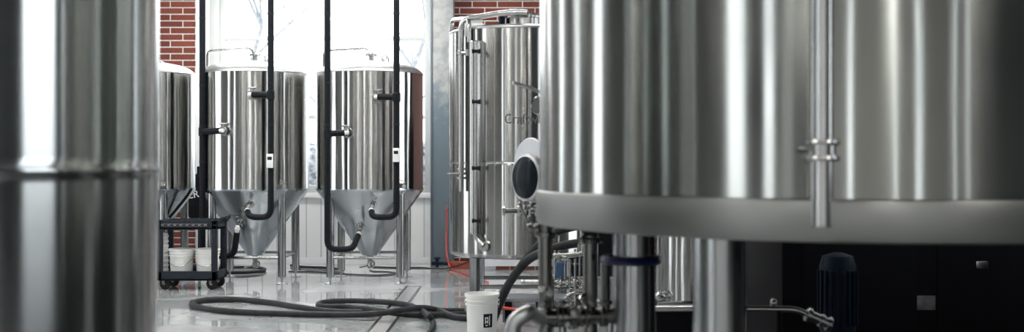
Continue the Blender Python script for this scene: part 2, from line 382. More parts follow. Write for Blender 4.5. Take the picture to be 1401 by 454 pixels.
def fermenter(name, label, x, y, R=.61, zj=1.048, zt=2.361, body='steel', ls=.39, lr=.045, group=None, extras=True, seams=()):
    t = thing(name, label, 'tank', (x, y, 0), group)
    k = R / .61
    MB().lathe(cyl_shell(R, zj, zt, seams), seg=128).build('shell', body, t)
    MB().lathe([(R + .004, zt - .006), (R + .007, zt), (R + .004, zt + .008), (R - .004, zt + .022), (R * .965, zt + .04 * k), (R * .9, zt + .07 * k), (R * .75, zt + .105 * k), (R * .5, zt + .135 * k), (R * .25, zt + .15 * k), (0, zt + .155 * k)], seg=128).build('dome', 'lid', t)
    zb = .285 * (zj / 1.048)
    MB().lathe([(R + .005, zj + .008), (R + .006, zj), (R + .003, zj - .012), (R * .985, zj - .03), (.10 * k, zb + .02), (.085 * k, zb), (0, zb)], seg=128).build('cone', 'cone', t)
    for sx in (-1, 1):
        for sy in (-1, 1): leg(t, sx * ls, sy * ls, zj - (.02 * k), lr)
    zc = .288
    for s in (-1, 1):
        MB().cyl((-ls, s * ls, zc), (ls, s * ls, zc), .017).build('crossbar', 'leg', t)
        MB().cyl((s * ls, -ls, zc), (s * ls, ls, zc), .017).build('crossbar', 'leg', t)
    # outlet under the cone
    o = MB().cyl((0, 0, zb), (0, 0, zb - .05), .035).cyl((0, 0, zb - .02), (0, 0, zb - .035), .055, 24).build('outlet_flange', 'fitting', t)
    v = MB().torus((.02, -.03, zb - .10), (.5, -1, 0), .036, .012).cyl((0, 0, zb - .045), (0, 0, zb - .15), .026).build('outlet_valve', 'fitting', t)
    MB().tube([(0, -.02, zb - .10), (-.03, -.06, zb - .12), (-.11, -.08, zb - .135)], .009, 8).build('valve_handle', 'fitting', v)
    if extras:
        # cleaning arm over the dome
        zd = zt + .155
        MB().tube([(-.50, -.18, zt + .07), (-.50, -.18, zd + .10), (-.02, -.12, zd + .135), (.03, -.12, zd + .05)], .014, 10, .06).build('cleaning_arm', 'pipe', t)
        MB().cyl((.03, -.12, zd - .02), (.03, -.12, zd + .055), .03).cyl((.03, -.12, zd + .045), (.03, -.12, zd + .062), .065, 20).cyl((-.03, -.12, zd + .07), (.09, -.12, zd + .07), .012).build('clamp_cap', 'fitting', t)
        lg = MB().box((.24, -.30, zt + .075), (.25, -.20, zt + .17), .004).cyl((.18, -.25, zt + .06), (.18, -.25, zt + .16), .018)
        lg.torus((.20, -.27, zt + .17), (0, 1, 0), .028, .008).build('relief_valve', 'fitting', t)
        MB().torus((.33, -.28, zt + .10), (0, 1, 0), .022, .007).box((.315, -.29, zt + .02), (.345, -.27, zt + .085), .002).build('lifting_lug', 'fitting', t)
        # sample valve at the lower rim, right of the front
        a = -.92; q = Vector((R * math.sin(.72), -R * math.cos(.72), zj + .05)); n = Vector((math.sin(.72), -math.cos(.72), -.25))
        valve(t, q - n * .01, n, .75, True, (.5, -.2, .7))
    return t
def port(parent, px, py, tx, ty, R, s=1.0, up=.06, down=.0):
    """a round port welded to the shell at the seen pixel, with a bleed handle on top"""
    # iterate on the ray for the front surface
    u = (px - 700.5) / F; A = u * u + 1; B = -2 * (u * tx + ty); Cc = tx * tx + ty * ty - R * R
    d = (-B - math.sqrt(B * B - 4 * A * Cc)) / (2 * A)
    p = at(px, py, d); n = Vector((p.x - tx, p.y - ty, 0)).normalized()
    l = p - Vector((tx, ty, 0))
    pt = MB().cyl(l - n * .01, l + n * .012, .062 * s, 28).cyl(l, l + n * .10 * s, .027 * s).cyl(l + n * .045 * s, l + n * .062 * s, .045 * s, 20).build('port', 'fitting', parent)
    MB().cyl(l + n * .055 * s, l + n * .055 * s + Vector((0, 0, .075 * s)), .008).cyl(l + n * .055 * s + Vector((-.045 * s, 0, .078 * s)), l + n * .055 * s + Vector((.045 * s, 0, .078 * s)), .009).build('port_handle', 'fitting', pt)
    return p, n
TD = 12.62
TX = [(-4.278, 192), (-2.957, 349), (-1.636, 506)]
t0 = fermenter('fermentation_tank', 'conical steel fermenter half hidden behind the big foreground tank, beside the brick pier', TX[0][0], TD, group='conical fermenters by the window')
t1 = fermenter('fermentation_tank', 'middle conical steel fermenter standing behind the black cart with pails', TX[1][0], TD, group='conical fermenters by the window')
t2 = fermenter('fermentation_tank', 'conical steel fermenter standing nearest the grey column and the upright tank', TX[2][0], TD, group='conical fermenters by the window')

def ins_pipe(label, x, y, zt, tail, branch=None, box=None, group='black insulated glycol pipes'):
    """x, y: run of the riser; tail: points from the riser's foot to the port; branch: (z, end point)"""
    t = thing('insulated_pipe', label, 'pipe', (x, y, 0), group)
    o = Vector((x, y, 0))
    pts = [Vector((0, 0, zt))] + [Vector(p) - o for p in tail]
    MB().tube(pts, .034, 16, .10).build('insulation', 'rubber', t)
    end = pts[-1]; dr_ = (pts[-1] - pts[-2]).normalized()
    MB().cyl(end - dr_ * .01, end + dr_ * .075, .023).cyl(end + dr_ * .03, end + dr_ * .05, .03).build('connector', 'white', t)['label'] = 'white pipe connector'
    for z in (zt - .8, 2.95, 2.2, 1.75, 1.35):
        if z > tail[0][2] + .15: MB().cyl((0, 0, z), (0, 0, z + .018), .0365, 18).build('tie_band', 'black', t)
    if branch:
        z, e = branch; e = Vector(e) - o; f = Vector((0, 0, z))
        MB().tube([f, e], .034, 16).cyl(f + Vector((0, 0, -.05)), f + Vector((0, 0, .05)), .043).build('branch', 'rubber', t)
        d = (e - f).normalized()
        MB().cyl(e - d * .01, e + d * .05, .022).build('connector', 'white', t)
    if box:
        bz = box
        bb = MB().box((-.035, -.06, bz - .075), (.035, -.032, bz + .075), .006).build('controller_box', 'white', t); bb['label'] = 'small white controller box'
        MB().box((-.024, -.064, bz + .01), (.024, -.058, bz + .045), .002).build('display', 'black', bb)
    return t
def cone_port(parent, px, py, tx, ty, dd, n):
    p = at(px, py, dd); l = p - Vector((tx, ty, 0)); n = Vector(n).normalized()
    q = MB().cyl(l - n * .06, l + n * .012, .05, 24).cyl(l, l + n * .05, .024).build('port', 'fitting', parent)
    MB().cyl(l + n * .02, l + n * .02 + Vector((0, -.02, .07)), .008).cyl(l + n * .02 + Vector((-.05, -.02, .075)), l + n * .02 + Vector((.05, -.02, .075)), .009).build('port_handle', 'fitting', q)
    return p + n * .05
def cone_depth(px, py, ty, tx, R=.61, zj=1.048, zb=.285):
    # front surface of the cone under a pixel
    best = None
    for i in range(400):
        d = ty - R - .02 + i * .002
        p = at(px, py, d); r = .10 + (R - .10) * max(0, (p.z - zb) / (zj - zb))
        if math.hypot(p.x - tx, p.y - ty) < r: return d
    return ty - .3
for t, (tx, cpx), spec in ((t1, TX[1], 1), (t2, TX[2], 2)):
    s = cpx - 349
    nn = (0, -.85, -.52)
    # right riser
    if spec == 1:
        r1, r2, left, by = 370.5, 342, 277, 180
        c1, c2 = (342, 279), (330, 305)
    else:
        r1, r2, left, by = 542.5, 510, 448, 183
        c1, c2 = (510, 279), (494, 310)
    p, n = port(t, 346 if spec == 1 else 516, 130 if spec == 1 else 133, tx, TD, .61)
    yr = 11.84
    xr = (r1 - 700.5) / F * yr
    d1 = cone_depth(*c1, TD, tx); e1 = cone_port(t, *c1, tx, TD, d1, nn)
    zlow = at(r1, 297, yr).z
    e1b = at(c1[0], 297 if spec == 1 else 296, yr)
    ins_pipe('black insulated riser on the right front of %s, hooked to its cone' % ('the middle fermenter' if spec == 1 else 'the column side fermenter'),
             xr, yr, HT, [(xr, yr, zlow), (e1b.x, yr, zlow), tuple(e1 + Vector((0, -.06, -.055)))], (at(0, 130 if spec == 1 else 133, yr).z, tuple(p + n * .105)), at(0, 220 if spec == 1 else 212, yr).z)
    p, n = port(t, 309 if spec == 1 else 476, 179 if spec == 1 else 182, tx, TD, .61)
    d2 = cone_depth(*c2, TD, tx); e2 = cone_port(t, *c2, tx, TD, d2, nn)
    if spec == 1: yl = 12.22; xl = (left - 700.5) / F * yl; low = 350; ex = 314
    else: yl = 11.86; xl = (left - 700.5) / F * yl; low = 341; ex = 482
    zl = at(0, low, yl).z
    yc = 12.0 if spec == 1 else 11.86
    ins_pipe('black insulated riser on the left of %s, hooked to its lower port' % ('the middle fermenter' if spec == 1 else 'the column side fermenter'),
             xl, yl, HT, [(xl, yl, zl), (at(ex, 0, yc).x, yc if spec == 2 else yl - .02, zl), tuple(e2 + Vector((-.02, -.07, -.07)))], (at(0, by, yl).z, tuple(p + n * .105)))
# an insulated hose down the cone of the leftmost fermenter
hp = [at(262, 258, 12.3), at(256, 268, 12.35), at(240, 288, 12.42), at(232, 297, 12.45)]
tag(MB().tube(hp, .016, 10).build('insulated_hose', 'rubber', loc=hp[-1]), 'thin black hose slanting down the cone of the half hidden fermenter', 'hose')

# ---- upright bright tank
BX, BY, BR = .067, 10.5, .665
bz0, bz1 = .475, 2.57
bt = thing('bright_tank', 'tall flat-bottomed steel tank with etched lettering, in front of the brick wall', 'tank', (BX, BY, 0))
MB().lathe([(0, bz0 - .01), (BR * .8, bz0 - .01), (BR - .03, bz0), (BR - .006, bz0 + .012), (BR, bz0 + .035)] + cyl_shell(BR, bz0 + .05, bz1, (1.344,))[0:], seg=144).build('shell', 'steel_bright', bt)
MB().lathe([(BR + .004, bz1 - .008), (BR + .007, bz1), (BR + .003, bz1 + .012), (BR - .02, bz1 + .025), (BR * .7, bz1 + .05), (BR * .3, bz1 + .07), (0, bz1 + .075)], seg=128).build('top_head', 'lid', bt)
mw = MB().lathe([(.21, bz1 + .03), (.21, bz1 + .10), (.225, bz1 + .105), (.225, bz1 + .12), (.2, bz1 + .13), (.1, bz1 + .15), (0, bz1 + .155)], (.06, -.30, 0), 48).build('manway', 'pipe', bt)
MB().tube([(-.16, -.42, bz1 + .10), (-.18, -.46, bz1 + .16), (.0, -.42, bz1 + .19), (.22, -.36, bz1 + .13)], .010, 8, .04).build('manway_handle', 'fitting', mw)
MB().cyl((-.16, -.42, bz1 + .05), (-.16, -.42, bz1 + .12), .03).build('manway_clamp', 'blue_dark', mw)
for sx in (-1, 1):
    for sy in (-1, 1): leg(bt, sx * .4, sy * .4, bz0 + .01, .061)
for s in (-1, 1):
    MB().cyl((-.4, s * .4, .205), (.4, s * .4, .205), .019).build('crossbar', 'leg', bt)
    MB().cyl((s * .4, -.4, .205), (s * .4, .4, .205), .019).build('crossbar', 'leg', bt)
def onb(px, py, off=0.0):                 # local point on the bright tank's front, off metres outside
    R = BR + off; u = (px - 700.5) / F; A = u * u + 1; B = -2 * (u * BX + BY); Cc = BX * BX + BY * BY - R * R
    D = B * B - 4 * A * Cc; d = (-B - math.sqrt(max(D, 0))) / (2 * A); p = at(px, py, d)
    return p - Vector((BX, BY, 0))
# wide covered sight channel with clips
q0, q1 = onb(651, 56, .035), onb(651, 320, .035); q1.x, q1.y = q0.x, q0.y
ch = MB().cyl(q1, q0, .062, 28).build('sight_tube_cover', 'pipe', bt)
for y in (70, 139, 230, 302):
    c = onb(651, y, .09); MB().cyl(c + Vector((-.03, 0, 0)), c + Vector((.04, 0, 0)), .014).cyl(c + Vector((-.035, 0, 0)), c + Vector((-.02, 0, 0)), .02).cyl(c + Vector((.03, 0, 0)), c + Vector((.045, 0, 0)), .022).build('clip', 'black', ch)
# lifting ear, tubes looping over the rim
e = onb(649, 35, -.03); MB().disc_prof(e + Vector((0, 0, .03)), (0, -1, 0), [(0, 0), (.075, 0), (.075, .012), (0, .012)]).box((e.x - .09, e.y - .014, e.z - .10), (e.x + .09, e.y, e.z + .02), .004).build('lifting_ear', 'lid', bt)
def vert(px, y0, y1, off, r, name='tube'):
    a = onb(px, y0, off); c = onb(px, y1, off); c.x, c.y = a.x, a.y; return a, c
a, c = vert(631, 45, 238, .04, .02)
MB().tube([c, Vector((a.x, a.y, at(0, 28, 10.1).z)), at(690, 17, 9.95) - Vector((BX, BY, 0)), at(722, 17, 9.9) - Vector((BX, BY, 0))], .026, 14, .10).build('cleaning_pipe', 'pipe', bt)
a2, c2 = vert(642, 45, 150, .03, .02)
bk = at(619, 50, 10.55) - Vector((BX, BY, 0))
MB().tube([Vector((bk.x - .01, .02, 1.5)), Vector((bk.x - .01, .02, at(0, 27, 10.5).z)), Vector((a2.x, a2.y, at(0, 29, 10.2).z)), Vector((a2.x, a2.y, at(0, 60, 10.1).z))], .022, 14, .12).build('vent_pipe', 'pipe', bt)
valve(bt, c + Vector((0, 0, .06)), (0, 0, -1), 1.1, True, (0, -1, 0))
MB().tube([c, c + Vector((0, 0, -.16))], .02).build('sample_tube', 'pipe', bt)
for y in (72,):
    p = onb(640, y, .05); MB().cyl(onb(629, y, .05), p, .014).cyl(p + Vector((0, 0, -.03)), p + Vector((0, 0, .03)), .02).cyl(onb(631, y, .04) + Vector((0, 0, -.02)), onb(631, y, .04) + Vector((0, 0, .02)), .034).build('pipe_clamp', 'fitting', bt)
p = onb(652, 326, .05); MB().tube([p + Vector((-.03, 0, .12)), p + Vector((0, 0, 0)), onb(662, 336, .06)], .022, 12, .04).cyl(p + Vector((0, 0, .03)), p + Vector((0, 0, .05)), .04).cyl(onb(662, 337, -.01), onb(662, 337, .05), .045, 24).build('drain_valve', 'fitting', bt)
# etched lettering bent round the shell
me = text_mesh('Craftwerk', .128, .001, 1.04)
o0 = onb(690, 169, 0); ph0 = math.atan2(o0.x, -o0.y)
for v in me.vertices:
    ph = ph0 + v.co.x * .80 / BR; rr = BR + .0012 + v.co.z
    z = o0.z + v.co.y
    v.co = (rr * math.sin(ph), -rr * math.cos(ph), z)
me.materials.clear(); me.materials.append(M['text_grey'])
lt = bpy.data.objects.new('lettering', me); C.objects.link(lt); lt.parent = bt; lt['label'] = 'thin dark grey etched lettering'

# ---- big foreground tank, left
LR = .62; LYc = 2.75; LX = -(.3217 * LYc + 1.0505 * LR)
lt = thing('fermentation_tank', 'huge blurred steel tank filling the left edge of the foreground', 'tank', (LX, LYc, 0))
MB().lathe([(LR - .010, .70), (LR - .0006, 1.28), (LR - .0004, 1.30), (LR, 1.316), (LR + .003, 1.321), (LR + .004, 1.327), (LR + .003, 1.333), (LR, 1.338), (LR, 1.36), (LR, 1.38), (LR, 3.3)], seg=192).build('shell', 'steel_left', lt)
MB().lathe([(LR + .005, 3.29), (LR + .006, 3.31), (LR * .95, 3.37), (LR * .7, 3.48), (LR * .3, 3.54), (0, 3.55)], seg=96).build('dome', 'lid', lt)
MB().lathe([(LR - .006, .71), (LR - .006, .69), (LR * .97, .66), (.12, .30), (.1, .27), (0, .27)], seg=96).build('cone', 'cone', lt)
for sx in (-1, 1):
    for sy in (-1, 1): leg(lt, sx * .41, sy * .41, .66, .045)

# ---- big foreground vessel, right
RR = 1.05; RX, RY = 1.145, 3.78
zb, zt_ = 1.142, 1.247
rt = thing('mash_tun', 'huge wide steel vessel with a matte bottom band filling the right foreground', 'vessel', (RX, RY, 0))
MB().lathe([(RR, zt_ - .02), (RR, 2.9)], seg=256).build('shell', 'steel_big', rt)
MB().lathe([(RR + .002, zt_ + .006), (RR + .009, zt_ + .002), (RR + .012, zt_ - .005), (RR + .012, zb + .006), (RR + .008, zb), (RR - .03, zb - .003), (RR - .04, zb + .02)], seg=256).build('bottom_band', 'band', rt)
MB().lathe([(RR + .004, 2.89), (RR + .006, 2.91), (RR * .9, 3.0), (.3, 3.25), (.28, 3.6), (0, 3.6)], seg=96).build('dome', 'lid', rt)
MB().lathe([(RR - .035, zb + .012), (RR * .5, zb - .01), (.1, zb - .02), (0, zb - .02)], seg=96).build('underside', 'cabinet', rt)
for px, d in ((867.5, 3.9), (984, 3.2)):
    x = (px - 700.5) / F * d
    l = leg(rt, x - RX, d - RY, zb, .077, .1)
    if px < 900:
        MB().lathe([(.079, .99), (.104, .987), (.11, 1.0), (.104, 1.014), (.079, 1.016)], (x - RX - .012, d - RY, 0), 32).build('blue_collar', 'blue', l)['label'] = 'dark blue ring around the leg'
for an in (110, 350): leg(rt, .79 * math.cos(math.radians(an)), .79 * math.sin(math.radians(an)), zb, .077, .1)
# vertical pipe hanging in front of the shell
pd = 2.80; pxx = (1124 - 700.5) / F * pd
pp = MB().tube([(pxx - RX, pd - RY, 2.9), (pxx - RX, pd - RY, CH - 84 / F * pd)], .0305, 24).cyl((pxx - RX, pd - RY, CH - 84 / F * pd), (pxx - RX, pd - RY, CH - 87 / F * pd), .033, 24).build('down_pipe', 'pipe', rt)
zc = CH - (205 - 223) / F * pd
cl = MB()
for dz in (.018, -.022): cl.lathe([(.030, dz - .007), (.046, dz - .006), (.048, dz), (.046, dz + .006), (.030, dz + .007)], (pxx - RX, pd - RY, zc), 32)
cl.lathe([(.029, -.02), (.036, -.016), (.036, .012), (.029, .016)], (pxx - RX, pd - RY, zc), 32).box((pxx - RX + .03, pd - RY - .012, zc - .014), (pxx - RX + .062, pd - RY + .012, zc + .014), .004).cyl((pxx - RX - .064, pd - RY, zc + .004), (pxx - RX - .03, pd - RY, zc + .004), .008).build('pipe_clamp', 'fitting', pp)

# ---- side-door kettle hidden behind the big vessel
KX, KY, KR = .69, 6.87, .50
kt = thing('brewing_kettle', 'steel kettle with a round dark side door, mostly hidden behind the big vessel', 'kettle', (KX, KY, 0))
MB().lathe([(0, 1.0), (KR * .6, 1.0), (KR - .02, 1.02), (KR, 1.05), (KR, 2.5), (KR * .9, 2.6), (.15, 2.75), (0, 2.75)], seg=96).build('shell', 'steel', kt)
dn = Vector((-.80, -.60, 0)); dc = at(720, 243, 6.40) - Vector((KX, KY, 0)); dcb = dc - dn * .24
dr_ = MB().disc_prof(dcb, dn, [(.12, 0), (.12, .20), (.138, .205), (.141, .225), (.138, .245), (.123, .25), (.12, .235)], 48).build('door_neck', 'lid', kt)
MB().disc_prof(dc, dn, [(.123, -.01), (.119, .008), (.09, .022), (.05, .03), (0, .033)], 40).build('door_glass', plain('dark_door_glass', (.012, .018, .024), .25), dr_)
bo = MB()
for i in range(8):
    a = i * PI / 4; s_ = Vector((0, 0, 1)) * math.sin(a) + dn.cross(Vector((0, 0, 1))) * math.cos(a)
    bo.cyl(dc + s_ * .142 - dn * .09, dc + s_ * .142 - dn * .03, .011)
bo.build('door_bolt', 'fitting', dr_)
MB().disc_prof(dc - dn * .06 + Vector((-.015, 0, .078)), dn, [(0, 0), (.152, 0), (.157, .008), (.152, .016), (0, .018)], 40).build('door_flange', 'lid', kt)
vl = at(688, 289, 6.4) - Vector((KX, KY, 0)); ve = at(760, 287, 6.5) - Vector((KX, KY, 0))
m = MB().tube([vl, ve], .016, 12)
for f_, r_ in ((0.02, .028), (.3, .03), (.42, .036), (.5, .036), (.62, .03), (.74, .034), (.85, .034)):
    c_ = vl.lerp(ve, f_); m.cyl(c_ + Vector((-.008, 0, 0)), c_ + Vector((.008, 0, 0)), r_, 18)
m.tube([vl.lerp(ve, .45), vl.lerp(ve, .45) + Vector((0, -.03, -.06)), vl.lerp(ve, .3) + Vector((0, -.04, .05))], .008, 8)
m.tube([ve, Vector((-KR * .6, -KR * .5, ve.z)), Vector((-KR * .3, -KR * .3, 1.03))], .016, 10)
m.build('outlet_pipe', 'fitting', kt)
lv = at(702, 113, 6.5) - Vector((KX, KY, 0)); le = at(745, 129, 6.55) - Vector((KX, KY, 0))
MB().tube([lv, lv.lerp(le, .5) + Vector((0, 0, .008)), le, le + Vector((.2, .1, 0))], .011, 10).build('lever', 'fitting', kt)
gz = at(737, 144, 6.5) - Vector((KX, KY, 0))
gg = MB().disc_prof(gz, (-.5, -.86, 0), [(0, -.03), (.05, -.03), (.055, 0), (.05, .01), (.045, .004), (0, .004)], 28).tube([gz + Vector((0, .02, -.05)), gz + Vector((.02, .03, -.12)), gz + Vector((.2, .15, -.12))], .012, 8).build('gauge', 'fitting', kt)
for px in (812, 874): leg(kt, (px - 700.5) / F * 6.7 - KX, -.15, 1.02, .03, .05)
leg(kt, .1, .4, 1.02, .03, .05)

# ---- small serving tank seen beneath the big vessel
sv = thing('serving_tank', 'dull grey steel tank seen under the big vessel between its two stout legs', 'tank', (1.64, 9.0, 0))
MB().lathe([(0, .14), (.42, .14), (.455, .17), (.456, .2), (.456, 1.6), (.3, 1.75), (0, 1.78)], seg=64).build('shell', 'steel', sv)
for sx in (-.28, .28):
    for sy in (-.28, .28): leg(sv, sx, sy, .16, .03, .03)
rail = at(906, 414, 8.0)
rl = thing('pipe_rail', 'light steel rail with a round valve standing behind the blue ringed leg', 'rail', (rail.x, rail.y, 0))
MB().box((-.12, -.02, rail.z - .014), (.30, .02, rail.z + .014), .004).build('rail_bar', 'pipe', rl)
MB().ball((-.02, -.01, rail.z + .045), .04).cyl((-.10, 0, rail.z + .03), (.06, 0, rail.z + .03), .02).torus((.03, -.02, rail.z + .05), (0, 1, .3), .035, .009).build('ball_valve', 'fitting', rl)
MB().box((-.12, -.01, .03), (.30, .30, rail.z - .02), .006).build('side_panel', 'cabinet', rl)
for x in (-.09, .27): MB().cyl((x, 0, 0), (x, 0, rail.z), .015).build('post', 'leg', rl)

# ------------------------------------------------------------------ cart and pails
CY0, CY1 = 11.59, 12.0
cx0, cx1 = at(214, 0, CY0).x, at(296.5, 0, CY0).x
ct = thing('utility_cart', 'black two-shelf plastic cart on casters carrying white pails', 'cart', (cx0, CY0, 0))
W, D = cx1 - cx0, CY1 - CY0
zt1 = at(0, 301, CY0).z; zt2 = at(0, 314, CY0).z; zb1 = at(0, 371, CY0).z; zb2 = at(0, 384, CY0).z
def tray(z0, z1, name):
    mb = MB(); t_ = .022
    mb.box((0, 0, z0), (W, D, z0 + .022), .004)
    mb.box((0, 0, z0), (W, t_, z1), .005).box((0, D - t_, z0), (W, D, z1), .005).box((0, 0, z0), (t_, D, z1), .005).box((W - t_, 0, z0), (W, D, z1), .005)
    return mb.build(name, 'cart', ct)
ts = tray(zt2, zt1, 'top_shelf'); tray(zb2, zb1, 'bottom_shelf')
tr = MB().box((.05, -.006, zt2 + .035), (W - .10, .002, zt2 + .062), .001).build('ruler_strip', 'plate', ts); tr['label'] = 'grey slotted strip on the shelf edge'
for k in range(9): MB().box((.08 + k * .065, -.009, zt2 + .040), (.08 + k * .065 + .035, -.004, zt2 + .056), .001).build('slot', 'black', tr)
for x in (0, W):
    for y in (0, D):
        s1, s2 = (-1 if x else 1), (-1 if y else 1)
        MB().box((min(x, x + s1 * .06), min(y, y + s2 * .05), zb2), (max(x, x + s1 * .06), max(y, y + s2 * .05), zt1), .008).build('post', 'cart', ct)
        cxx, cyy = x + s1 * .07, y + s2 * .06
        cs = MB().disc_prof((cxx, cyy - .017, .064), (.3, 1, 0), [(0, 0), (.03, 0), (.056, .002), (.064, .008), (.064, .026), (.056, .032), (.03, .034), (0, .034)], 28).build('caster', 'caster', ct)
        MB().disc_prof((cxx, cyy - .021, .064), (.3, 1, 0), [(0, 0), (.016, 0), (.018, .006), (0, .006)], 16).build('hub', 'leg', cs)
        MB().box((cxx - .03, cyy - .03, .134), (cxx + .03, cyy + .035, zb2 + .018), .003).box((cxx - .012, cyy + .026, .055), (cxx + .02, cyy + .032, .14)).box((cxx - .02, cyy - .032, .06), (cxx + .008, cyy - .027, .14)).build('caster_fork', 'leg_dark', cs)
MB().tube([(W, .03, zt1 - .03), (W + .045, .03, zt1 + .02), (W + .045, D - .03, zt1 + .02), (W, D - .03, zt1 - .03)], .012, 10, .03).build('push_handle', 'cart', ct)
def pail(label, x, y, z, h=.31, r=.14, group='white pails on the cart', lab=False):
    t = thing('pail', label, 'bucket', (x, y, z), group); k = r
    prof = [(0, 0), (k * .86, 0), (k * .88, .006)]
    prof += [(k * .95, h * .74), (k * 1.03, h * .745), (k * 1.03, h * .765), (k * .96, h * .77), (k * .965, h * .83), (k * 1.05, h * .835), (k * 1.05, h * .86), (k * .975, h * .865), (k * .98, h * .93), (k * 1.06, h * .935), (k * 1.06, h), (k * .97, h), (k * .96, h * .97), (k * .84, .01), (0, .01)]
    MB().lathe(prof, seg=64).build('pail_body', 'bucket', t)
    if not lab:
        pts = [(k * 1.04 * math.cos(a), -k * 1.04 * abs(math.sin(a)) - .004 * math.sin(-a), h * .80 + math.sin(a) * .4 * h) for a in [-PI * i / 16 for i in range(17)]]
        MB().tube(pts, .0028, 6).build('wire_handle', 'fitting', t)
    else:
        pts = [(k * 1.06 * math.cos(a), k * 1.06 * abs(math.sin(a)), h * .80 + math.sin(a) * .35 * h) for a in [-PI * i / 16 for i in range(17)]]
        MB().tube(pts, .0028, 6).build('wire_handle', 'fitting', t)
    return t
zs = zb2 + .022
pail('white plastic pail on the lower cart shelf, nearer the big blurred tank', at(248.5, 0, 11.79).x, 11.79, zs, .305, .128)
pail('white plastic pail on the lower cart shelf, nearer the right post of the cart', at(284, 0, 11.79).x, 11.79, zs, .305, .126)
for i, (px, h_, r_) in enumerate(((290, .02, .022), (281, .02, .02), (249, .022, .025), (230, .03, .02))):
    p = at(px, 300, 11.7)
    mb = MB().torus((0, 0, .01), (0, 0, 1), r_, .008).cyl((0, 0, 0), (0, 0, h_ + .055), .011).box((-r_, -.006, .03), (r_ + .02, .006, .045), .002)
    tag(mb.build('hose_clamp', 'fitting'), 'small loose steel clamp lying on the top shelf of the black cart', 'clamp', 'steel clamps on the cart').location = (p.x, 11.72, zt2 + .022)
# stack of nested pails at the cart's left end
st = thing('pail_stack', 'stack of nested white pails on the lower cart shelf, at the blurred tank edge', 'bucket', (at(217.5, 0, 11.79).x, 11.79, zs))
for k in range(9): MB().lathe([(.088, .0), (.10, .008), (.10, .03), (.094, .034), (.094, .05), (.08, .05)] if k else [(0, 0), (.085, 0), (.10, .008), (.10, .03), (.094, .034), (.094, .05), (0, .05)], (0, 0, .052 * k), 48).build('stacked_pail', 'bucket', st)
# front pail with black sticker
fp = pail('white plastic pail with a black sticker standing at the end of the grey hoses', at(659.5, 0, 8.5).x, 8.5, 0, .335, .128, None, True)
a0 = math.radians(8); lb = MB(); N_ = 10
kk = .128 * .935
def lp(a, z, r): return Vector((r * math.sin(a), -r * math.cos(a), z))
def patch(mb, a_0, a_1, z0, z1, r0=.0012):
    prev = None
    for i in range(N_ + 1):
        a = a_0 + (a_1 - a_0) * i / N_
        rr = .128 * (.88 + .07 * (z0 / .248)); r2 = .128 * (.88 + .07 * (z1 / .248))
        q = (mb.bm.verts.new(lp(a, z0, rr + r0)), mb.bm.verts.new(lp(a, z1, r2 + r0)))
        if prev: mb.bm.faces.new((prev[0], q[0], q[1], prev[1]))
        prev = q
patch(lb, .12, .75, .085, .19); lb.build('sticker', 'label', fp)['label'] = 'black sticker with white emblem'
lw = MB()
for a_, b_, z0, z1 in ((.22, .28, .115, .165), (.28, .38, .155, .165), (.38, .44, .115, .165), (.28, .38, .125, .135), (.50, .56, .10, .175), (.26, .40, .098, .106)): patch(lw, a_, b_, z0, z1, .002)
lw.build('sticker_print', 'text_white', fp)

# ------------------------------------------------------------------ hoses on the floor
def hose(name, pts, r, mat, label, cat='hose', group=None, n=8, seg=14):
    sp = spline(pts, n); o = MB().tube(sp, r, seg)
    ob = o.build(name, mat, loc=sp[0]); return tag(ob, label, cat, group)
r = .027
def hp_(lst, zz=r): return [fl(x, y, (z if z is not None else zz)) for x, y, z in lst]
A = [(636, 425, .03), (600, 425, .03), (560, 426, .03), (500, 427, .03), (455, 426, .03), (415, 421, .03), (370, 414, .03), (320, 409.5, .03), (285, 410, .03), (266, 413, .03), (263, 417, .03), (275, 421, .03), (310, 425.5, .03), (370, 428.5, .03), (440, 430, .03), (500, 430, .05), (545, 425, .09), (575, 421, .09), (598, 424, .05), (618, 432, .03), (640, 435, .03), (660, 434, .03)]
hose('floor_hose', [fl(x, y, z) for x, y, z in A], r, 'hose', 'thick grey hose lying in one long flat loop toward the black cart')
Bp = [(660, 428.5, .03), (625, 430, .03), (590, 430.5, .03), (555, 430, .03), (520, 425, .085), (480, 420, .03), (450, 419.5, .03), (436, 418, .03), (440, 414, .03), (465, 411.5, .03), (505, 412, .03), (545, 415, .03), (570, 421, .03), (584, 430, .085), (592, 440, .03), (590, 452, .03), (572, 470, .03)]
hose('floor_hose', [fl(x, y, z) for x, y, z in Bp], r * .96, 'hose', 'thick grey hose making a short loop over the drain, one end coming forward')
# the pair arching up beneath the vessel
for k, (dx, dz, lab) in enumerate(((0, 0, 'thick grey hose arching up from behind the stickered pail, upper of the pair'), (.075, -.05, 'thick grey hose arching up from behind the stickered pail, lower of the pair'))):
    P = [at(672, 436, 8.8), at(688, 405, 8.75), at(703, 378, 8.6), at(722, 356, 8.5), at(745, 344, 8.4), at(775, 335, 8.4), at(806, 331, 8.4)] if k == 1 else [at(670, 436, 8.95), at(688, 402, 8.9), at(712, 365, 8.8), at(735, 338, 8.7), at(760, 318, 8.6), at(790, 309, 8.6), at(815, 307, 8.6)]
    z_ = P[0].z
    P = [Vector((P[0].x - .25, P[0].y + .1, .04)), Vector((P[0].x - .12, P[0].y + .05, .045))] + P[1:] if False else [Vector((P[0].x, P[0].y, .035))] + P[1:]
    hose('arched_hose', P, .034, 'hose', lab, group=None)
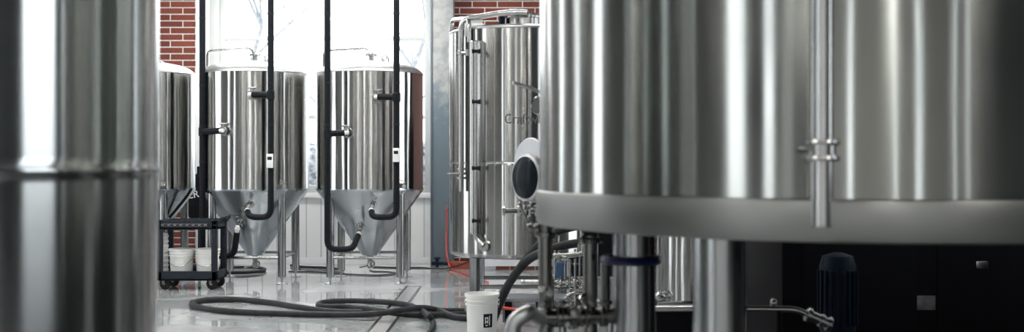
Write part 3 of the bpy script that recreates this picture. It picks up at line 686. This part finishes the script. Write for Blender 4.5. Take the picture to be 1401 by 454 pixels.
# dark lines near the far wall
hose('wall_hose', [fl(x, y, .022) for x, y in ((300, 372), (330, 373), (355, 371), (362, 368), (345, 365.5), (300, 366))], .02, 'hose_dark', 'dark grey hose looped on the floor beneath the middle fermenter')
hose('wall_hose', [fl(x, y, .018) for x, y in ((398, 363), (415, 365), (440, 366), (455, 367), (470, 369.5))], .016, 'hose_dark', 'dark hose along the white wall base between the two fermenters')
hose('power_cord', [fl(x, y, .008) for x, y in ((395, 371), (430, 372), (458, 373.5), (490, 375.5), (520, 376), (541, 374), (530, 371.5), (512, 371), (506, 369))], .007, 'black', 'thin black cord winding on the floor under the right fermenter', 'cord')
hose('power_cord', [fl(x, y, .008) for x, y in ((510, 365), (545, 366), (575, 366), (605, 367.5))] + [at(622, 364.5, 13.6), at(645, 356.5, 13.2)], .009, 'black', 'black cord stretching from the white wall toward the upright tank', 'cord')
rh = hose('red_hose', [at(611, 283, 14.1), at(611, 310, 14.1), at(610.5, 335, 14.05), at(612, 352, 13.9), fl(618, 368, .012), fl(640, 376, .012), fl(668, 386, .012)], .010, 'red', 'red hose hanging down beside the grey column then crossing the floor')
MB().cyl((0, 0, -.02), (0, 0, .09), .014).cyl((0, 0, .03), (0, 0, .05), .02).build('hose_nozzle', 'fitting', rh)
# pipes at the wall foot
o = thing('wall_pipe', 'short dark pipe with a valve wheel on the floor against the grey column', 'pipe', (wx(596), 14.15, 0))
MB().cyl((-.02, 0, .05), (.42, 0, .05), .022).cyl((.05, 0, 0), (.05, 0, .11), .02).cyl((.3, 0, 0), (.3, 0, .08), .018).build('pipe_run', 'blue_dark', o)
MB().torus((.05, 0, .12), (0, 0, 1), .04, .008).build('valve_wheel', 'blue_dark', o)
# low white boards and blocks beyond the upright tank
for (x0, x1, y, z0, z1, lab) in ((at(662, 0, 14.2).x, at(780, 0, 14.2).x, 13.9, .06, .30, 'flat white board lying across low blocks at the foot of the brick wall'),):
    o = thing('foam_board', lab, 'board', (x0, y, 0))
    MB().box((0, -.25, z0), (x1 - x0, .4, z1), .006).build('board', 'foam', o)
    for x in (.08, 1.0): MB().box((x - .08, -.2, 0), (x + .08, .3, z0), .005).build('block', 'foam', o)
o = thing('brick_block', 'red brick lying on the floor below the upright tank', 'brick', (at(632, 0, 14.0).x, 14.0, 0))
MB().box((-.15, -.1, 0), (.15, .1, .085), .004).build('brick_body', plain('loose_brick', (.28, .06, .035), .8, 0, .3, 20, .002), o)

# ------------------------------------------------------------------ ER banner on the brick pier
bn = thing('banner', 'black cloth banner with white capital letters hanging behind the left fermenter cone', 'banner', (at(272, 0, 14.2).x, 14.2, 0))
zb_a, zb_b = at(0, 300, 14.2).z, at(0, 238, 14.2).z
b_ = MB(); g_ = []
for i in range(13):
    row = []
    for j in range(9):
        u, v = j / 8 - .5, i / 12
        wdt = .16 + .26 * (1 - abs(v - .42) * 1.2)
        row.append(b_.bm.verts.new(Vector((u * wdt, .02 * math.sin(u * 9 + v * 5), zb_b + (zb_a - zb_b) * v))))
    g_.append(row)
for i in range(12):
    for j in range(8): b_.bm.faces.new((g_[i][j], g_[i][j + 1], g_[i + 1][j + 1], g_[i + 1][j]))
cb_ = b_.build('cloth', 'cloth', bn); sm = cb_.modifiers.new('th', 'SOLIDIFY'); sm.thickness = .02
me = text_mesh('ER', .13, .003)
me.materials.clear(); me.materials.append(M['text_white'])
tx_ = bpy.data.objects.new('lettering', me); C.objects.link(tx_); tx_.parent = bn; tx_.location = (-.105, -.10, zb_b - .315); tx_.rotation_euler = (PI / 2, 0, 0); tx_.rotation_euler.y = -.15
MB().cyl((0, .02, zb_b - .03), (0, .02, zb_b + .10), .03).build('hanging_strap', 'cloth', bn)
MB().cyl((0, .03, 0), (0, .03, zb_b), .02).lathe([(0, 0), (.14, 0), (.14, .02), (0, .03)], (0, .03, 0), 24).build('stand', 'black', bn)

# ------------------------------------------------------------------ valve rack in the middle distance (beneath the vessel)
vm = thing('valve_rack', 'steel pipe rack crowded with clamps and valves around a small blue box', 'pipework', (at(778, 0, 8.0).x, 8.0, 0))
def V(px, py, dy=0.0): return at(px, py, 8.0 + dy) - Vector((at(778, 0, 8.0).x, 8.0, 0))
def pipe(pts, r_, name='pipe_run', clamps=(), par=None, mat='fitting'):
    mb = MB().tube(pts, r_, 12, r_ * 2)
    P = [Vector(p) for p in pts]; d_ = (P[-1] - P[0]).normalized()
    for f_ in clamps:
        c_ = P[0].lerp(P[-1], f_); mb.cyl(c_ - d_ * r_ * .5, c_ + d_ * r_ * .5, r_ * 1.75, 18).cyl(c_ + Vector((0, 0, r_ * 1.2)), c_ + Vector((0, 0, r_ * 2.6)), r_ * .5, 8)
    return mb.build(name, mat, par or vm)
pipe([V(756, 350), V(800, 347)], .015, clamps=(.08, .2, .7, .85))
pipe([V(768, 353), V(775, 353)], .026, 'pipe_body')
pipe([V(716, 386, .1), V(790, 386)], .017, clamps=(.55, .7, .82, .95)); MB().ball(V(716, 386, .1), .022).build('end_cap', 'fitting', vm)
pipe([V(736, 393, .2), V(792, 392, .2)], .012, clamps=(.2, .5))
for px, y0, y1, r_ in ((780, 355, 400, .008), (787, 354, 425, .011), (793, 336, 392, .008), (759, 352, 384, .008), (773, 354, 386, .007)): pipe([V(px, y0), V(px, y1)], r_, clamps=(.1, .45, .8))
MB().box(V(761, 381, .03), V(774, 358, .09), .004).build('control_box', 'blue_box', vm)['label'] = 'small blue box'
MB().box(V(757, 358, .10), V(777, 356, .06), .002).box(V(757, 383, .10), V(777, 381, .06), .002).build('box_frame', 'pipe', vm)
random.seed(3)
for k in range(14):
    px, py = random.uniform(776, 806), random.uniform(386, 414)
    n_ = Vector((random.uniform(-1, 1), -.6, random.uniform(-.5, .8)))
    valve(vm, V(px, py, random.uniform(-.05, .1)), n_, random.uniform(.35, .6), k % 2 == 0, (0, .1, 1))
pipe([V(774, 408), V(779, 402), V(790, 400), V(806, 404)], .014)
pipe([V(790, 337), V(798, 337)], .01, clamps=(.2, .8))
for x, y in ((-.12, 0), (.18, 0), (-.12, .3), (.18, .3)): MB().cyl((x, y, 0), (x, y, .50), .014).build('post', 'leg', vm)
MB().box((-.14, -.02, .28), (.2, .32, .30), .004).build('rack_shelf', 'cabinet', vm)

# ------------------------------------------------------------------ near pipework hanging off the big vessel
nx, ny = at(746, 0, 3.95).x, 3.95
nm = thing('pipe_manifold', 'blurred dark steel pipe manifold with upright pipes below the big vessel edge', 'pipework', (nx, ny, 0))
def Nn(px, py, d=3.95): return at(px, py, d) - Vector((nx, ny, 0))
def npipe(pts, r_, name, clamps=(), mat='leg_dark', fil=.05):
    mb = MB().tube(pts, r_, 16, fil); P = [Vector(p) for p in pts]; d_ = (P[-1] - P[0]).normalized()
    for f_ in clamps:
        c_ = P[0].lerp(P[-1], f_); mb.cyl(c_ - d_ * .009, c_ + d_ * .009, r_ + .012, 22)
        mb.ball(c_ + Vector((r_ + .014, -.01, .0)), .009)
    return mb.build(name, mat, nm)
a_ = Nn(746, 305); npipe([Vector((a_.x, a_.y, zb - .003)), Vector((a_.x, a_.y, 0.0))], .026, 'upright_pipe', (.045, .33, .40))
c_ = Nn(807, 305, 4.0); npipe([Vector((c_.x, c_.y, zb - .003)), Vector((c_.x, c_.y, 0.0))], .026, 'upright_pipe', (.03, .07, .30))
MB().cyl(Nn(807, 324, 4.0), Nn(807, 333, 4.0), .038, 24).cyl(Nn(807, 314, 4.0), Nn(807, 322, 4.0), .034, 24).build('union_nut', 'black', nm)
npipe([Nn(722, 314), Nn(746, 314)], .010, 'stub_valve', (.1, .5)); npipe([Nn(796, 318, 4.0), Nn(807, 318, 4.0)], .012, 'stub_valve', (.2,))
npipe([Nn(728, 434, 3.9), Nn(848, 432, 3.95)], .026, 'cross_pipe', (.1, .3, .36, .55, .62, .8))
npipe([Nn(828, 350, 4.3), Nn(828, 440, 4.3)], .020, 'rear_pipe', (.7,))
npipe([Nn(700, 500, 3.5), Nn(700, 470, 3.5), Nn(702, 440, 3.5), Nn(722, 427, 3.5), Nn(738, 436, 3.7)], .026, 'elbow_pipe', (), 'lid', .09)
random.seed(11)
for k, (px, py) in enumerate(((742, 398), (752, 404), (744, 418), (768, 420), (775, 424), (786, 418), (792, 426), (800, 412), (812, 416), (762, 430), (780, 440), (818, 424), (738, 428), (754, 440), (826, 438), (790, 444))):
    n_ = Vector((random.uniform(-1, 1), -.8, random.uniform(-.4, .8)))
    valve(nm, Nn(px, py, 3.93 + random.uniform(-.04, .03)), n_, random.uniform(.28, .45), k % 2 == 1, (0, 0, 1))
for px in (770, 835): MB().cyl(Vector((Nn(px, 433, 3.93).x, 0, 0)), Vector((Nn(px, 433, 3.93).x, 0, Nn(px, 433, 3.93).z)), .014).build('support_post', 'leg', nm)
# low pallet deck with a red hose edge behind the front pail
o = thing('low_platform', 'low grey metal platform on the floor between the stickered pail and the pipe manifold', 'platform', (at(684, 0, 9.1).x, 9.1, 0))
pz = at(0, 406, 9.2).z
MB().box((.02, 0, pz - .03), (.58, .34, pz), .006).build('deck', plain('grey_deck_metal', (.3, .33, .36), .35, .6), o)
MB().box((.02, -.012, pz - .20), (.58, .0, pz - .04), .004).build('side_panel', plain('grey_side_metal', (.22, .25, .28), .35, .5), o)
MB().box((.3, -.02, 0), (.36, .02, pz - .03)).box((.3, .28, 0), (.36, .32, pz - .03)).box((.04, -.02, 0), (.1, .02, pz - .03)).build('support', 'cabinet', o)
ry_ = 9.05
rr_ = [at(672, 420, ry_), at(684, 421, ry_), at(700, 422.5, ry_), at(720, 425, ry_), at(742, 425, ry_)]
rr_ = [Vector((rr_[0].x, ry_, .02))] + rr_ + [Vector((rr_[-1].x + .02, ry_, .02))]
tag(MB().tube(rr_, .014, 10, .05).build('red_hose', 'red', loc=rr_[0]), 'bright red tube running level beside the white stickered pail', 'hose')

# ------------------------------------------------------------------ machinery and stand-in dark boxes around the big vessel
o = thing('shade_cabinet', 'black box standing in for the shadow under the big vessel, with a name plate', 'cabinet', (1.6, 6.5, 0))  # black box stands in for the shadow under the vessel
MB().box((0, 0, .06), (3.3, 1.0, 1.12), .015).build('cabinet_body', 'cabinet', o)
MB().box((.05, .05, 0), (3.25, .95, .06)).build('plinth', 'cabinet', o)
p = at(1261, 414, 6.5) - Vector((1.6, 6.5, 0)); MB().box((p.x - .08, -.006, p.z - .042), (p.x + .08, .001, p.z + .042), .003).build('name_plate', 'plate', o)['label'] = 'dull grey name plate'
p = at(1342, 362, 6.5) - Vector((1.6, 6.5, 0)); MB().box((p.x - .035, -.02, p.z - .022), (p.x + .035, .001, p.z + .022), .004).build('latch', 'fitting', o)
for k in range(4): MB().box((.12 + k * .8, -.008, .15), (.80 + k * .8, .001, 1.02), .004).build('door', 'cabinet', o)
o = thing('shade_cabinet', 'long black box added out of view to darken reflections in the steel', 'cabinet', (3.5, .6, 0))  # unseen black box added to darken reflections in the legs and left tank
MB().box((0, 0, .06), (.6, 5.6, 1.27), .015).build('cabinet_body', 'cabinet', o)
MB().box((.04, .04, 0), (.56, 5.56, .06)).build('plinth', 'cabinet', o)
for k in range(5): MB().box((-.008, .08 + k * 1.1, .15), (.001, 1.12 + k * 1.1, 1.2), .004).build('door', 'cabinet', o)
struct('floor_mat', MB().box((.45, 1.5, 0), (3.4, 6.4, .008), .003), 'caster')  # unseen dark mat, added to darken the steel above it
o = thing('pump_motor', 'dark blue upright pump motor just visible in the shade under the big vessel', 'motor', (at(1146, 0, 5.6).x, 5.6, 0))
MB().lathe([(0, .48), (.085, .48), (.09, .50), (.09, .82), (.075, .87), (.03, .885), (0, .885)], seg=40).build('motor_body', 'blue_dark', o)
fn = MB()
for k in range(20):
    a = k * PI / 10; fn.box((.085, -.004, .52), (.103, .004, .8), 0, Matrix.Rotation(a, 4, 'Z'))
fn.build('cooling_fins', 'blue_dark', o)
MB().cyl((0, 0, .40), (0, 0, .48), .055).lathe([(0, .24), (.09, .25), (.115, .30), (.115, .36), (.08, .41), (0, .41)], seg=32).build('pump_head', 'fitting', o)
MB().lathe([(0, 0), (.13, 0), (.13, .03), (.05, .05), (.05, .25), (0, .25)], seg=24).build('pump_stand', 'cabinet', o)
# steel pipe ending in an oblique coupling
o = thing('transfer_pipe', 'thin steel pipe with a slanting end coupling crossing beneath the big vessel', 'pipe', (at(1018, 0, 4.6).x, 4.6, 0))
oo = Vector(o.location)
P = [at(880, 422, 4.9) - oo, at(1018, 422, 4.6) - oo, at(1088, 423, 4.6) - oo, at(1105, 430, 4.6) - oo]
MB().tube(P, .013, 14, .05).build('pipe_run', 'pipe', o)
q = P[-1]; d_ = (at(1135, 444, 4.6) - at(1104, 430, 4.6)).normalized()
MB().cyl(q - d_ * .01, q + d_ * .10, .022).cyl(q - d_ * .005, q + d_ * .012, .03).cyl(q + d_ * .055, q + d_ * .07, .028).cyl(q + d_ * .09, q + d_ * .105, .03).build('coupling', 'fitting', o)
c_ = at(1058, 418, 4.6) - oo; MB().cyl(c_, c_ + Vector((0, 0, .03)), .007).cyl(c_ + Vector((-.01, 0, .012)), c_ + Vector((.012, 0, .012)), .014).build('bleed_valve', 'fitting', o)
for k, x in enumerate((P[0].x + .05, q.x - .12)): MB().cyl((x, P[0].y if k == 0 else 0, 0), (x, P[0].y if k == 0 else 0, P[1].z), .012).build('support', 'cabinet', o)
o = thing('electrical_cabinet', 'black upright cabinet standing behind the arched grey hoses', 'cabinet', (.47, 12.6, 0))
MB().box((.02, 0, .04), (.95, .5, 1.9), .01).build('cabinet_body', 'cabinet', o)
MB().box((.04, .02, 0), (.12, .48, .04)).box((.84, .02, 0), (.93, .48, .04)).build('cabinet_foot', 'cabinet', o)
MB().box((.05, -.01, .10), (.92, .001, 1.87), .004).build('door', 'cabinet', o)

# ------------------------------------------------------------------ outside the window
g = MB().box((-40, WY + .35, -.6), (30, 70, -.3)); tag(g.build('snow_ground', 'snow'), 'snow covered ground outside the tall window', 'ground', None, 'structure')
hb = MB(); rh_ = random.Random(4)
for k in range(80):
    hb.ball((rh_.uniform(-9, -1), rh_.uniform(17.6, 18.6), rh_.uniform(-.2, 1.35)), rh_.uniform(.25, .42), (1, .9, rh_.uniform(.7, 1.1)))
tag(hb.build('snowy_hedge', plain('snowy_twigs', (.30, .31, .32), .9, 0, .9, 9, .05)), 'low snowy hedge outside, seen through the bottom of the tall window', 'hedge', None, 'stuff')
def tree(x, y, h, seed, label):
    rnd = random.Random(seed); mb = MB()
    def br(p, d, L, r_, dep):
        pts = [p]
        for k in range(3):
            d = (d + Vector((rnd.uniform(-.18, .18), rnd.uniform(-.18, .18), rnd.uniform(-.03, .12)))).normalized(); pts.append(pts[-1] + d * L / 3)
        mb.tube(pts, lambda t: r_ * (1 - .45 * t), 6)
        if dep:
            for k in range(4 if dep > 2 else 3):
                a = rnd.uniform(0, 2 * PI); q = pts[rnd.choice((1, 2, 3))]
                nd = (d * .6 + Vector((math.cos(a), math.sin(a), rnd.uniform(-.1, .6))) * .8).normalized()
                br(q, nd, L * rnd.uniform(.5, .72), r_ * .5, dep - 1)
    br(Vector((0, 0, -.35)), Vector((0, 0, 1)), h, .16, 4)
    o = mb.build('bare_tree', 'bark'); o.location = (x, y, 0); return tag(o, label, 'tree', 'bare trees outside the window')
tree(-7.0, 27, 4.2, 1, 'bare frosted tree outside, seen through the window above the middle fermenter')
tree(-3.4, 31, 4.0, 5, 'bare frosted tree outside, seen through the window above the right fermenter')

# ------------------------------------------------------------------ added fill lamps, none in view
def lamp(x, y, lx, ly, h=4.3):
    t = thing('fill_light', 'added linear fill lamp, unseen, hung under the ceiling to brighten the room', 'fill light', (x, y, h), 'added linear fill lamps under the ceiling')
    MB().box((-lx / 2, -ly / 2, 0), (lx / 2, ly / 2, .07), .008).build('housing', 'white_paint', t)
    MB().box((-lx / 2 + .02, -ly / 2 + .02, -.02), (lx / 2 - .02, ly / 2 - .02, 0)).build('diffuser', 'lamp', t)
    for k in (-.4, .4): MB().cyl((lx * k if lx > ly else 0, 0 if lx > ly else ly * k, .07), (lx * k if lx > ly else 0, 0 if lx > ly else ly * k, HT - h), .004).build('suspension_wire', 'black', t)
for x, y, lx, ly in ((-3.6, 10.6, 2.6, .35), (-.6, 11.2, 2.0, .3), (-3.6, 7.0, 2.4, .3), (-.6, 7.5, 2.0, .2), (-2.6, 1.5, .25, 2.6), (3.2, -1.0, .2, 2.4), (-2.6, -3, .25, 2.6), (.8, -3, .25, 2.6)): lamp(x, y, lx, ly)
lamp(-2.6, 13.3, 2.8, .3, 3.9)  # unseen lamp added near the far wall to brighten its white boards

# ------------------------------------------------------------------ sky, camera
w = bpy.data.worlds.new('World'); bpy.context.scene.world = w; w.use_nodes = True
nt = w.node_tree; bg = nt.nodes['Background']
tc = nt.nodes.new('ShaderNodeTexCoord'); sx = nt.nodes.new('ShaderNodeSeparateXYZ'); rp = nt.nodes.new('ShaderNodeValToRGB')
nt.links.new(tc.outputs['Generated'], sx.inputs[0]); nt.links.new(sx.outputs['Z'], rp.inputs['Fac']); nt.links.new(rp.outputs['Color'], bg.inputs['Color'])
rp.color_ramp.elements[0].color = (.93, .96, 1, 1); rp.color_ramp.elements[1].color = (.80, .88, 1, 1)
bg.inputs['Strength'].default_value = 2.6
cam = bpy.data.cameras.new('camera'); co = bpy.data.objects.new('camera', cam); C.objects.link(co)
co.location = (0, 0, CH); co.rotation_euler = (PI / 2, 0, 0)
cam.sensor_width = 36; cam.lens = 36 * F / 1401; cam.shift_y = -4 / 1401
cam.dof.use_dof = True; cam.dof.focus_distance = 11.5; cam.dof.aperture_fstop = 2.6
cam.clip_end = 200
sc = bpy.context.scene; sc.camera = co
vs = sc.view_settings; vs.view_transform = 'Standard'; vs.look = 'None'; vs.exposure = .8; vs.gamma = 1; vs.use_curve_mapping = False
sc.cycles.use_denoising = True; sc.cycles.max_bounces = 10; sc.cycles.sample_clamp_indirect = 6; sc.cycles.caustics_reflective = True
